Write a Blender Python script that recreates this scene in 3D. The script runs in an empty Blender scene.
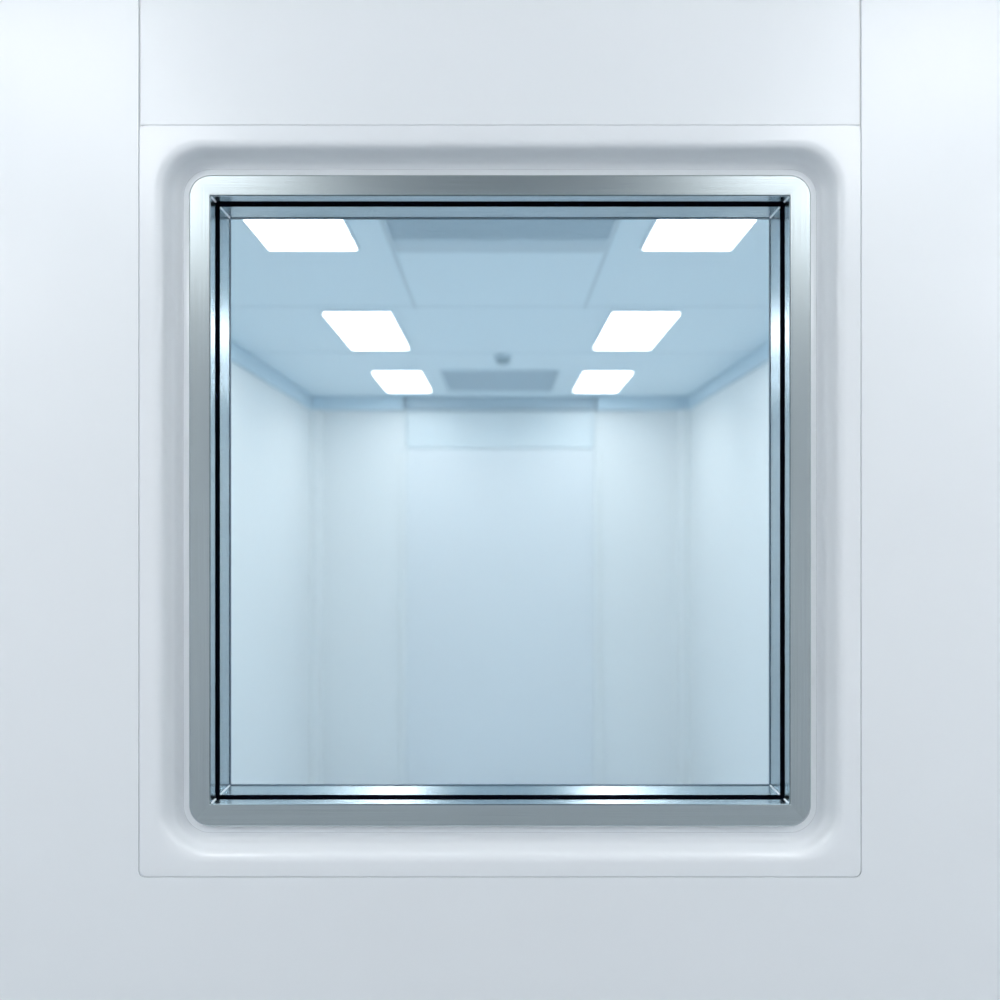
import bpy, bmesh, math
from mathutils import Vector

# ------------------------------------------------------------------ camera, world, exposure
SC = bpy.context.scene
COL = SC.collection
S, D, EYE = 0.00125, 1.125, 1.75          # metres per pixel on the wall plane, camera distance, eye height
CEIL = 2.60
FP = 900.0                                # focal length in pixels
cam_data = bpy.data.cameras.new('camera')
cam = bpy.data.objects.new('camera', cam_data)
COL.objects.link(cam)
cam.location = (0, -D, EYE)
cam.rotation_euler = (math.pi / 2, 0, 0)
cam_data.sensor_width = 36
cam_data.lens = 36 * FP / 1000
cam_data.shift_y = 0.025
cam_data.clip_start = 0.02
cam_data.dof.use_dof = True
cam_data.dof.focus_distance = D + 0.01
cam_data.dof.aperture_fstop = 3.0
SC.camera = cam

W = bpy.data.worlds.new('world')
SC.world = W
W.use_nodes = True
W.node_tree.nodes['Background'].inputs[0].default_value = (0.8, 0.9, 1, 1)
W.node_tree.nodes['Background'].inputs[1].default_value = 0.02
SC.view_settings.view_transform = 'Standard'
SC.view_settings.look = 'None'
SC.view_settings.gamma = 1
SC.view_settings.use_curve_mapping = False
SC.view_settings.exposure = 0.0
SC.cycles.max_bounces = 16
SC.cycles.diffuse_bounces = 8
SC.cycles.glossy_bounces = 6
SC.cycles.transparent_max_bounces = 16
SC.cycles.use_denoising = True
SC.cycles.sample_clamp_indirect = 4

LAMP_INSIDE = 9.0      # emission of the panels in the room behind the window
LAMP_CORRIDOR = 4.3    # emission of the two long lamps on this side
LAMP_TOP_FILL = 3.5      # emission of the added slim fill lamp close to the window wall
LAMP_SIDE_FILL = 8.7        # emission of the two added fill lamps farther out on this side


# ------------------------------------------------------------------ materials
def mat(name, col, rough=0.5, metal=0.0, spec=0.5, coat=0.0):
    m = bpy.data.materials.new(name)
    m.use_nodes = True
    b = m.node_tree.nodes['Principled BSDF']
    b.inputs['Base Color'].default_value = (*col, 1)
    b.inputs['Roughness'].default_value = rough
    b.inputs['Metallic'].default_value = metal
    b.inputs['Specular IOR Level'].default_value = spec
    b.inputs['Coat Weight'].default_value = coat
    b.inputs['Coat Roughness'].default_value = 0.12
    return m


def wobble(m, scale, strength, dist=0.002):
    """fine uneven surface"""
    nt = m.node_tree
    b = nt.nodes['Principled BSDF']
    tc = nt.nodes.new('ShaderNodeTexCoord')
    mp = nt.nodes.new('ShaderNodeMapping')
    mp.inputs['Scale'].default_value = scale
    n = nt.nodes.new('ShaderNodeTexNoise')
    n.inputs['Scale'].default_value = 1.0
    n.inputs['Detail'].default_value = 4
    bp = nt.nodes.new('ShaderNodeBump')
    bp.inputs['Strength'].default_value = strength
    bp.inputs['Distance'].default_value = dist
    nt.links.new(tc.outputs['Object'], mp.inputs['Vector'])
    nt.links.new(mp.outputs['Vector'], n.inputs['Vector'])
    nt.links.new(n.outputs['Fac'], bp.inputs['Height'])
    nt.links.new(bp.outputs['Normal'], b.inputs['Normal'])
    return n


def steel(name, scale, rot, col=(0.47, 0.525, 0.54), rough=0.27, aniso=0.6, lo=0.85, strength=0.04):
    m = mat(name, col, rough, 1.0)
    n = wobble(m, scale, strength, 0.0006)
    nt = m.node_tree
    b = nt.nodes['Principled BSDF']
    b.inputs['Anisotropic'].default_value = aniso
    b.inputs['Anisotropic Rotation'].default_value = rot
    tg = nt.nodes.new('ShaderNodeTangent')
    tg.direction_type = 'RADIAL'
    tg.axis = 'Z'
    nt.links.new(tg.outputs['Tangent'], b.inputs['Tangent'])
    r = nt.nodes.new('ShaderNodeMapRange')
    r.inputs['To Min'].default_value = lo
    r.inputs['To Max'].default_value = 1.1
    mx = nt.nodes.new('ShaderNodeMixRGB')
    mx.blend_type = 'MULTIPLY'
    mx.inputs[0].default_value = 1
    mx.inputs[1].default_value = (*col, 1)
    nt.links.new(n.outputs['Fac'], r.inputs['Value'])
    nt.links.new(r.outputs['Result'], mx.inputs[2])
    nt.links.new(mx.outputs['Color'], b.inputs['Base Color'])
    return m


def glass(name, tint):
    m = bpy.data.materials.new(name)
    m.use_nodes = True
    nt = m.node_tree
    nt.nodes.clear()
    out = nt.nodes.new('ShaderNodeOutputMaterial')
    t = nt.nodes.new('ShaderNodeBsdfTransparent')
    t.inputs[0].default_value = (*tint, 1)
    g = nt.nodes.new('ShaderNodeBsdfGlossy')
    g.inputs['Roughness'].default_value = 0.01
    fr = nt.nodes.new('ShaderNodeFresnel')
    fr.inputs['IOR'].default_value = 1.35
    mx = nt.nodes.new('ShaderNodeMixShader')
    ar = nt.nodes.new('ShaderNodeMath')
    ar.operation = 'MULTIPLY'
    ar.inputs[1].default_value = 0.12
    nt.links.new(fr.outputs[0], ar.inputs[0])
    nt.links.new(ar.outputs[0], mx.inputs[0])
    nt.links.new(t.outputs[0], mx.inputs[1])
    nt.links.new(g.outputs[0], mx.inputs[2])
    nt.links.new(mx.outputs[0], out.inputs[0])
    return m


def emit(name, col, strength):
    m = bpy.data.materials.new(name)
    m.use_nodes = True
    b = m.node_tree.nodes['Principled BSDF']
    b.inputs['Base Color'].default_value = (0.9, 0.9, 0.9, 1)
    b.inputs['Emission Color'].default_value = (*col, 1)
    b.inputs['Emission Strength'].default_value = strength
    return m


M = {
    'wall': mat('painted_wall', (0.84, 0.87, 0.892), 0.32, spec=0.45),
    'moulded': mat('moulded_white', (0.84, 0.868, 0.892), 0.22, spec=0.5, coat=0.1),
    'room_wall': mat('cleanroom_wall', (0.83, 0.845, 0.848), 0.35, spec=0.4),
    'room_ceiling': mat('cleanroom_ceiling', (0.765, 0.87, 0.93), 0.5, spec=0.3),
    'room_floor': mat('cleanroom_floor', (0.74, 0.83, 0.91), 0.3),
    'corridor_floor': mat('corridor_floor', (0.38, 0.41, 0.44), 0.15),
    'corridor_wall': mat('corridor_wall', (0.82, 0.835, 0.85), 0.45),
    'corridor_ceiling': mat('corridor_ceiling', (0.48, 0.50, 0.52), 0.5),
    'steel_across': steel('brushed_steel_across', (6, 30, 900), 0.0),
    'steel_upright': steel('brushed_steel_upright', (900, 30, 6), 0.25),
    'reveal': steel('satin_steel_reveal', (20, 300, 20), 0.0, (0.46, 0.53, 0.57), 0.24, 0.0, 0.9, 0.02),
    'seam': mat('corner_seam_metal', (0.80, 0.83, 0.85), 0.4, 0.3),
    'gasket': mat('black_gasket', (0.002, 0.003, 0.006), 0.9, spec=0.0),
    'seal': mat('dark_seal', (0.07, 0.13, 0.19), 0.4),
    'glass': glass('tinted_glass', (0.970, 0.987, 0.994)),
    'lamp': emit('room_lamp', (0.965, 0.985, 0.99), LAMP_INSIDE),
    'corridor_lamp': emit('corridor_lamp', (0.985, 0.993, 1.0), LAMP_CORRIDOR),
    'top_fill': emit('top_fill_lamp', (0.985, 0.993, 1.0), LAMP_TOP_FILL),
    'side_fill': emit('side_fill', (0.985, 0.993, 1.0), LAMP_SIDE_FILL),
    'lamp_frame': mat('lamp_frame', (0.80, 0.86, 0.90), 0.4),
    'grille': mat('grille_paint', (0.57, 0.67, 0.74), 0.5),
    'grille_frame': mat('grille_frame', (0.59, 0.69, 0.755), 0.5),
    'joint': mat('joint_strip', (0.60, 0.70, 0.76), 0.5),
    'band': mat('band_paint', (0.62, 0.74, 0.82), 0.5, spec=0.3),
    'door': mat('door_panel', (0.775, 0.80, 0.82), 0.35),
    'header': mat('header_paint', (0.71, 0.77, 0.80), 0.35),
    'top_strip': mat('top_strip_grey', (0.50, 0.60, 0.67), 0.4, spec=0.4),
    'detector': mat('detector_grey', (0.42, 0.52, 0.58), 0.5),
}
wobble(M['wall'], (3, 3, 3), 0.02, 0.01)


# ------------------------------------------------------------------ helpers
def P(px, py, y=0.0):
    """photo pixel -> point standing y metres behind the wall plane"""
    k = S * (1 + y / D)
    return Vector(((px - 500) * k, y, EYE + (525 - py) * k))


def link(name, bm, m, parent=None, smooth=False, angle=0.6):
    me = bpy.data.meshes.new(name)
    bmesh.ops.recalc_face_normals(bm, faces=bm.faces)
    bm.to_mesh(me)
    bm.free()
    o = bpy.data.objects.new(name, me)
    COL.objects.link(o)
    me.materials.append(m)
    if smooth:
        me.polygons.foreach_set('use_smooth', [True] * len(me.polygons))
        me.set_sharp_from_angle(angle=angle)
    if parent is not None:
        o.parent = parent
        o.matrix_parent_inverse.identity()
        o.location = -parent.location
    return o


def tag(o, label=None, cat=None, group=None, kind=None):
    if label: o['label'] = label
    if cat: o['category'] = cat
    if group: o['group'] = group
    if kind: o['kind'] = kind
    return o


def empty(name, loc):
    o = bpy.data.objects.new(name, None)
    COL.objects.link(o)
    o.location = loc
    o.empty_display_size = 0.05
    return o


def box(bm, a, b, bevel=0.0):
    x0, x1 = sorted((a[0], b[0])); y0, y1 = sorted((a[1], b[1])); z0, z1 = sorted((a[2], b[2]))
    t = bmesh.new()
    bmesh.ops.create_cube(t, size=1)
    for v in t.verts:
        v.co = Vector((x0 + (v.co.x + .5) * (x1 - x0), y0 + (v.co.y + .5) * (y1 - y0), z0 + (v.co.z + .5) * (z1 - z0)))
    if bevel:
        bmesh.ops.bevel(t, geom=list(t.edges), offset=bevel, segments=2, affect='EDGES', profile=0.5)
    me = bpy.data.meshes.new('t')
    t.to_mesh(me); t.free()
    bm.from_mesh(me)
    bpy.data.meshes.remove(me)
    return bm


def boxo(name, a, b, m, parent=None, bevel=0.0):
    return link(name, box(bmesh.new(), a, b, bevel), m, parent, smooth=bevel > 0, angle=0.2)


def prism(bm, pts, y0, y1):
    """polygon in x,z extruded along y"""
    f = [bm.verts.new((x, y0, z)) for x, z in pts]
    g = [bm.verts.new((x, y1, z)) for x, z in pts]
    bm.faces.new(f); bm.faces.new(list(reversed(g)))
    n = len(pts)
    for i in range(n):
        bm.faces.new((f[i], f[(i + 1) % n], g[(i + 1) % n], g[i]))
    return bm


NC = 13


def rr(x0, y0, x1, y1, r, y):
    """rounded rectangle, given in photo pixels, standing at depth y; starts mid top-left corner"""
    pts = []
    for cx, cy, a0 in ((x0 + r, y0 + r, 180), (x1 - r, y0 + r, 270), (x1 - r, y1 - r, 0), (x0 + r, y1 - r, 90)):
        for i in range(NC):
            a = math.radians(a0 + 90 * i / (NC - 1))
            pts.append(P(cx + r * math.cos(a), cy + r * math.sin(a), y))
    return pts


def ring(name, loops, m, parent=None, smooth=True, close=False, angle=0.6):
    bm = bmesh.new()
    L = [[bm.verts.new(p) for p in lp] for lp in loops]
    n = len(L[0])
    pairs = list(zip(L, L[1:])) + ([(L[-1], L[0])] if close else [])
    for a, b in pairs:
        for i in range(n):
            bm.faces.new((a[i], a[(i + 1) % n], b[(i + 1) % n], b[i]))
    return link(name, bm, m, parent, smooth, angle)


def rail(name, loops, k, m, parent):
    """one mitred side of a ring: from the middle of corner k to the middle of the next"""
    bm = bmesh.new()
    h = NC // 2
    n = 4 * NC
    idx = [(k * NC + h + i) % n for i in range(NC + 1)]
    L = [[bm.verts.new(lp[i]) for i in idx] for lp in loops]
    for a, b in list(zip(L, L[1:])) + [(L[-1], L[0])]:
        for i in range(len(idx) - 1):
            bm.faces.new((a[i], a[i + 1], b[i + 1], b[i]))
    bm.faces.new([l[0] for l in L]); bm.faces.new([l[-1] for l in reversed(L)])
    return link(name, bm, m, parent)


# ------------------------------------------------------------------ the setting: this side
XL, XR, YB = -3.0, 3.0, -3.0
WT = 0.104                                    # wall thickness
a = P(138.4, 124.4); b = P(861.6, 877.6)       # opening in the wall skin
SEAM = 0.0030
# U-shaped skin: left, below and right of the window panel
pts = [(XL, 0), (XR, 0), (XR, CEIL), (b.x, CEIL), (b.x, b.z), (a.x, b.z), (a.x, CEIL), (XL, CEIL)]


def round_u():
    out = []
    r = 0.0078
    out += [(XL, 0), (XR, 0), (XR, CEIL), (b.x, CEIL)]
    for i in range(7):
        t = math.radians(i * 15)
        out.append((b.x - r + r * math.cos(t), b.z + r - r * math.sin(t)))
    for i in range(7):
        t = math.radians(90 - i * 15)
        out.append((a.x + r - r * math.cos(t), b.z + r - r * math.sin(t)))
    out += [(a.x, CEIL), (XL, CEIL)]
    return out


bm = prism(bmesh.new(), round_u(), 0, 0.0025)
tag(link('wall_front', bm, M['wall']), 'smooth white wall skin left, right and below the window panel', 'wall', kind='structure')
# panel above the window, between two upright joints
c = P(138.4, 125.0)
bm = box(bmesh.new(), (a.x + SEAM, 0, c.z + 0.0004), (b.x - SEAM, 0.0025, CEIL))
tag(link('wall_panel', bm, M['wall']), 'white wall panel above the window between two upright joints', 'wall panel', kind='structure')
# core of the wall
h0 = P(148, 134); h1 = P(852, 868)
bm = bmesh.new()
box(bm, (XL, 0.0027, 0), (h0.x, WT, CEIL)); box(bm, (h1.x, 0.0027, 0), (XR, WT, CEIL))
box(bm, (h0.x, 0.0027, h0.z), (h1.x, WT, CEIL)); box(bm, (h0.x, 0.0027, 0), (h1.x, WT, h1.z))
tag(link('wall_core', bm, M['room_wall']), 'white partition between the corridor and the room behind the window', 'wall', kind='structure')

tag(boxo('floor_corridor', (XL, YB, -0.1), (XR, 0, 0), M['corridor_floor']), 'grey floor in front of the window wall', 'floor', kind='structure')
tag(boxo('ceiling_corridor', (XL, YB, CEIL), (XR, WT, CEIL + 0.1), M['corridor_ceiling']), 'white ceiling in front of the window wall', 'ceiling', kind='structure')
tag(boxo('wall_corridor_left', (XL - 0.1, YB, 0), (XL, WT, CEIL), M['corridor_wall']), 'grey side wall left of the window wall', 'wall', kind='structure')
tag(boxo('wall_corridor_right', (XR, YB, 0), (XR + 0.1, WT, CEIL), M['corridor_wall']), 'grey side wall right of the window wall', 'wall', kind='structure')
tag(boxo('wall_corridor_rear', (XL, YB - 0.1, 0), (XR, YB, CEIL), M['corridor_wall']), 'grey wall facing the window wall', 'wall', kind='structure')

# ------------------------------------------------------------------ the setting: room behind the window
RX = 1.258
RY = 6.02 - D
t = 0.1
tag(boxo('floor', (-RX - t, WT, -0.1), (RX + t, RY + t, 0), M['room_floor']), 'pale blue floor of the room behind the window', 'floor', kind='structure')
tag(boxo('ceiling', (-RX - t, WT, CEIL), (RX + t, RY + t, CEIL + 0.1), M['room_ceiling']), 'pale blue panelled ceiling of the room behind the window', 'ceiling', kind='structure')
tag(boxo('wall_left', (-RX - t, WT, 0), (-RX, RY + t, CEIL), M['room_wall']), 'pale blue left wall of the room behind the window', 'wall', kind='structure')
tag(boxo('wall_right', (RX, WT, 0), (RX + t, RY + t, CEIL), M['room_wall']), 'pale blue right wall of the room behind the window', 'wall', kind='structure')
tag(boxo('wall_back', (-RX, RY, 0), (RX, RY + t, CEIL), M['room_wall']), 'pale blue back wall with the wide door', 'wall', kind='structure')


def cove(name, pts_fn, m, label):
    bm = bmesh.new()
    A, B = pts_fn
    va = [bm.verts.new(p) for p in A]; vb = [bm.verts.new(p) for p in B]
    n = len(va)
    for i in range(n):
        bm.faces.new((va[i], va[(i + 1) % n], vb[(i + 1) % n], vb[i]))
    bm.faces.new(va); bm.faces.new(list(reversed(vb)))
    tag(link(name, bm, m, smooth=True, angle=0.5), label, 'trim', kind='structure')


def arc(r, n=8):
    """concave quarter profile: wall, curve, wall"""
    p = [(0, 0), (r, 0)]
    for i in range(1, n):
        q = math.radians(90 * i / n)
        p.append((r - r * math.sin(q), r - r * math.cos(q)))
    p.append((0, r))
    return p


R = 0.068
for n_, sx, lab in ((1, -1, 'rounded upright moulding in the left back corner of the room'), (2, 1, 'rounded upright moulding in the right back corner of the room')):
    q_ = 0.022
    pr = [(0, 0), (R, 0)] + [(R - q_ + q_ * math.cos(math.radians(v)), R - q_ + q_ * math.sin(math.radians(v))) for v in range(0, 91, 15)] + [(0, R)]
    cove('trim_%d' % n_, ([(sx * (RX - u), RY - v, 0) for u, v in pr], [(sx * (RX - u), RY - v, CEIL) for u, v in pr]), M['room_wall'], lab)
pr = arc(0.04)
for nm, sx, lab in (('baseboard_left', -1, 'coved skirting along the left wall of the room'), ('baseboard_right', 1, 'coved skirting along the right wall of the room')):
    cove(nm, ([(sx * (RX - u), WT, v) for u, v in pr], [(sx * (RX - u), RY - R, v) for u, v in pr]), M['room_wall'], lab)
# ceiling joints
jn = 3
for sx, lab in ((-1, 'long ceiling joint left of the air grilles'), (1, 'long ceiling joint right of the air grilles')):
    o = boxo('trim_%d' % jn, (sx * 0.337, WT, CEIL - 0.002), (sx * 0.325, 3.54 - D, CEIL), M['joint'])
    tag(o, lab, 'ceiling joint', kind='structure'); jn += 1
for yd, lab in ((3.50, 'cross joint in the ceiling before the middle lights'), (4.44, 'cross joint in the ceiling before the far lights')):
    o = boxo('trim_%d' % jn, (-RX, yd - D - 0.004, CEIL - 0.0015), (RX, yd - D + 0.004, CEIL), M['joint'])
    tag(o, lab, 'ceiling joint', kind='structure'); jn += 1

# shallow band running round the room under the ceiling
BH = 0.085
DW = 0.64


def band(name, a, b, label):
    tag(boxo(name, a, b, M['band'], None, 0.004), label, 'trim', kind='structure')


band('trim_%d' % jn, (-RX, WT, CEIL - BH), (-RX + 0.02, RY, CEIL), 'pale blue band along the top of the left wall of the room')
band('trim_%d' % (jn + 1), (RX - 0.02, WT, CEIL - BH), (RX, RY, CEIL), 'pale blue band along the top of the right wall of the room')
band('trim_%d' % (jn + 2), (-RX, RY - R - 0.004, CEIL - BH), (-DW, RY, CEIL), 'pale blue band above the back wall left of the door')
band('trim_%d' % (jn + 3), (DW, RY - R - 0.004, CEIL - BH), (RX, RY, CEIL), 'pale blue band above the back wall right of the door')

# door in the back wall
door = empty('door_1', (0, RY, 0))
tag(door, 'wide pale sliding door in the back wall under a header box', 'door', kind='structure')
boxo('door_leaf', (-DW + 0.013, RY - 0.016, 0.012), (DW - 0.013, RY - 0.002, 2.258), M['door'], door, 0.003)
for sx in (-1, 1):
    boxo('jamb', (sx * (DW - 0.012), RY - 0.022, 0), (sx * (DW + 0.028), RY, 2.262), M['room_wall'], door, 0.006)
boxo('header_box', (-DW + 0.01, RY - 0.0165, 2.2585), (DW - 0.01, RY, 2.515), M['header'], door, 0.012)
boxo('header_strip', (-DW + 0.01, RY - 0.04, 2.518), (DW - 0.01, RY, CEIL), M['top_strip'], door, 0.004)  # blue-grey strip between the header and the ceiling

# ------------------------------------------------------------------ the window in the wall
win = empty('window_1', (0, 0, P(500, 877).z))
tag(win, 'square observation window with brushed steel frame in a moulded white panel', 'window', kind='structure')

# moulded white panel: flat border, deep rounded dish, small lip round the steel
prof = [(0.3, 0.0025, 6), (0.3, 0.0006, 6), (0.8, 0.0, 6), (1.2, 0.0, 7), (3, 0.0, 12), (8, 0.0, 26), (12, 0.0, 38), (13.5, 0.0, 41), (15, 0.0001, 45), (17, 0.0003, 45), (19, 0.0008, 44.5), (21, 0.0015, 44),
        (23, 0.0026, 43), (25, 0.0041, 42), (27, 0.0061, 41), (29, 0.0085, 39.5), (31, 0.0112, 38), (33, 0.0139, 36.5),
        (35, 0.0162, 35), (37, 0.0178, 33.5), (39, 0.0188, 32), (41, 0.0194, 30.5), (43, 0.0197, 28.5), (44.2, 0.0198, 27.3),
        (44.7, 0.0185, 27), (46.5, 0.0177, 25), (48.5, 0.0172, 23), (51, 0.0170, 21)]
loops = [rr(139 + t_, 125 + t_, 861 - t_, 877 - t_, r_, y_) for t_, y_, r_ in [(q[0], q[1] * (1.5 if q[0] > 1 else 1), q[2]) for q in prof]]
ring('surround_panel', loops, M['moulded'], win, True, angle=0.4)

# brushed steel frame: four mitred rails
FY = 0.015
fr = [rr(189.2, 175.2, 810.8, 826.2, 21, 0.035), rr(189.2, 175.2, 810.8, 826.2, 21, FY + 0.0012), rr(190.1, 176.1, 809.9, 825.3, 20.2, FY),
      rr(209.3, 194.7, 790.7, 805.3, 0.8, FY + 0.0007), rr(210.1, 195.5, 789.9, 804.5, 0.6, FY + 0.0017), rr(208.9, 194.3, 791.1, 805.7, 0.8, 0.035)]
for k, m in ((0, 'steel_across'), (1, 'steel_upright'), (2, 'steel_across'), (3, 'steel_upright')):
    rail('frame_rail', fr, k, M[m], win)

# steel reveal: straight sides going through the wall
IX = 290 * S * (1 + FY / D)
ZT = P(500, 195.5, FY).z
ZB = P(500, 804.5, FY).z


def rect(x, zt, zb, r, y):
    pts = []
    for cx, cz, a0 in ((-x + r, zt - r, 180), (x - r, zt - r, 90), (x - r, zb + r, 0), (-x + r, zb + r, -90)):
        for i in range(NC):
            q = math.radians(a0 - 90 * i / (NC - 1))
            pts.append(Vector((cx + r * math.cos(q), y, cz + r * math.sin(q))))
    return pts


o_ = 0.0015
ring('reveal', [rect(IX, ZT, ZB, 0.0010, FY + 0.003), rect(IX, ZT, ZB, 0.0010, 0.1035), rect(IX + o_, ZT + o_, ZB - o_, 0.0015, 0.1035), rect(IX + o_, ZT + o_, ZB - o_, 0.0015, FY + 0.003)],
     M['reveal'], win, False, close=True, angle=0.5)


def sq_ring(name, w, y0, y1, m):
    i0 = 0.0003
    return ring(name, [rect(IX - i0, ZT - i0, ZB + i0, 0.0011, y0), rect(IX - w, ZT - w, ZB + w, 0.0008, y0), rect(IX - w, ZT - w, ZB + w, 0.0008, y1), rect(IX - i0, ZT - i0, ZB + i0, 0.0011, y1)],
                m, win, False, close=True, angle=0.5)


for sx in (-1, 1):
    for zc, sz in ((ZT, -1), (ZB, 1)):
        bm = bmesh.new()
        e = 0.0016
        for y0, y1 in ((FY + 0.004, 0.0368), (0.0537, 0.0970)):
            pts = [(sx * IX, zc), (sx * (IX - e), zc), (sx * (IX - 0.45 * e), zc + sz * 0.45 * e), (sx * IX, zc + sz * e)]
            prism(bm, pts, y0, y1)
        link('corner_seam', bm, M['seam'], win)
sq_ring('gasket', 0.0007, 0.0370, 0.0535, M['gasket'])
sq_ring('seal', 0.0006, 0.0972, 0.1030, M['seal'])
for nm, w, y0, y1 in (('glass_pane', 0.0004, 0.0430, 0.0470), ('glass_pane', 0.0004, 0.0980, 0.1015)):
    boxo(nm, (-IX + w, y0, ZB + w), (IX - w, y1, ZT - w), M['glass'], win)

# ------------------------------------------------------------------ lights in the room behind the window
def ceiling_light(name, x0, x1, y0, y1, m_lamp, label, group, cat='ceiling light'):
    cx, cy = (x0 + x1) / 2, (y0 + y1) / 2
    r = empty(name, (cx, cy, CEIL))
    tag(r, label, cat, group)
    bm = bmesh.new()
    w, hgt = 0.008, 0.010
    for p, q in (((x0 - w, y0 - w), (x0, y1 + w)), ((x1, y0 - w), (x1 + w, y1 + w)), ((x0, y0 - w), (x1, y0)), ((x0, y1), (x1, y1 + w))):
        box(bm, (p[0], p[1], CEIL - hgt), (q[0], q[1], CEIL), 0.002)
    link('light_frame', bm, M['lamp_frame'], r, True)
    bm = box(bmesh.new(), (x0, y0, CEIL - 0.009), (x1, y1, CEIL - 0.0005))
    link('diffuser', bm, m_lamp, r)
    return r


rows = [(1.93, 2.75, 'nearest the window, cut off by the frame'), (3.573, 4.30, 'in the middle row'), (4.96, 5.67, 'in the row nearest the back wall')]
for y0, y1, where in rows:
    for sx, side in ((-1, 'left'), (1, 'right')):
        sh = 0.0 if sx < 0 else {1.93: 0.0, 3.573: 0.012, 4.96: 0.028}[y0]
        xs = sorted((sx * 0.438 + sh, sx * 0.703 + sh))
        ceiling_light('ceiling_light', xs[0], xs[1], y0 - D, y1 - D, M['lamp'],
                      'white ceiling light panel on the %s %s' % (side, where), 'ceiling light panels in the room behind the window')

# lamps over the corridor, long strips parallel to the line of sight
for sx, side in ((-1, 'left'), (1, 'right')):
    xs = sorted((sx * 0.60, sx * 0.96))
    ceiling_light('ceiling_light', xs[0], xs[1], -1.40, -0.26, M['corridor_lamp'],
                  'long white corridor ceiling light above and %s of the window' % side, 'corridor ceiling lights in front of the window')


for sx, side in ((-1, 'left'), (1, 'right')):  # added fill lamps, out of view, to even out the wall lighting
    xs = sorted((sx * 1.60, sx * 2.20))
    ceiling_light('ceiling_light', xs[0], xs[1], -2.2, -0.7, M['side_fill'],
                  'wide white fill light added far to the %s of the window' % side, 'corridor ceiling lights in front of the window')

ceiling_light('ceiling_light', -0.62, 0.62, -0.36, -0.24, M['top_fill'],  # added fill, out of view, lifting the upper middle of the wall
              'slim white fill light added along the top of the window wall', 'corridor ceiling lights in front of the window')

# ------------------------------------------------------------------ air grilles and detector
def air_grille(y0, y1, border, label):
    y0 -= D; y1 -= D
    hx = 0.330
    r = empty('air_grille', (0, (y0 + y1) / 2, CEIL))
    tag(r, label, 'air vent', 'air grilles in the ceiling')
    bm = bmesh.new()
    z0, z1 = CEIL - 0.010, CEIL - 0.0003
    box(bm, (-hx, y0, z0), (-hx + 0.012, y1, z1), 0.002); box(bm, (hx - 0.012, y0, z0), (hx, y1, z1), 0.002)
    box(bm, (-hx + 0.012, y0, z0), (hx - 0.012, y0 + 0.03, z1), 0.002); box(bm, (-hx + 0.012, y1 - border, z0), (hx - 0.012, y1, z1), 0.002)
    link('grille_frame', bm, M['grille_frame'], r, True)
    link('backing', box(bmesh.new(), (-hx + 0.012, y0 + 0.03, CEIL - 0.003), (hx - 0.012, y1 - border, CEIL - 0.0003)), M['grille'], r)
    bm = bmesh.new()
    ya, yb = y0 + 0.035, y1 - border - 0.005
    n = int((yb - ya) / 0.025)
    for i in range(n):
        y = ya + (i + 0.5) * (yb - ya) / n
        box(bm, (-hx + 0.012, y - 0.006, CEIL - 0.0095), (hx - 0.012, y + 0.004, CEIL - 0.0032))
    link('louvres', bm, M['grille'], r)


air_grille(1.95, 2.78, 0.13, 'wide grey air grille between the two nearest ceiling lights')
air_grille(4.94, 5.70, 0.06, 'grey air grille close to the back wall, between the two farthest ceiling lights')

sd = empty('smoke_detector', (0.015, 4.52 - D, CEIL))
tag(sd, 'small round grey smoke detector on the ceiling before the far grille', 'smoke detector')


def lathe(name, prof, m, parent, n=32):
    bm = bmesh.new()
    c = parent.location
    L = [[bm.verts.new((c.x + r * math.cos(2 * math.pi * i / n), c.y + r * math.sin(2 * math.pi * i / n), c.z - z)) for i in range(n)] for r, z in prof]
    for p, q in zip(L, L[1:]):
        for i in range(n):
            bm.faces.new((p[i], p[(i + 1) % n], q[(i + 1) % n], q[i]))
    bm.faces.new(L[0]); bm.faces.new(list(reversed(L[-1])))
    return link(name, bm, m, parent, True, 0.6)


lathe('detector_base', [(0.045, 0.0), (0.045, 0.012), (0.040, 0.014)], M['joint'], sd)
lathe('sensor_cap', [(0.036, 0.014), (0.036, 0.030), (0.028, 0.042), (0.012, 0.046)], M['detector'], sd)
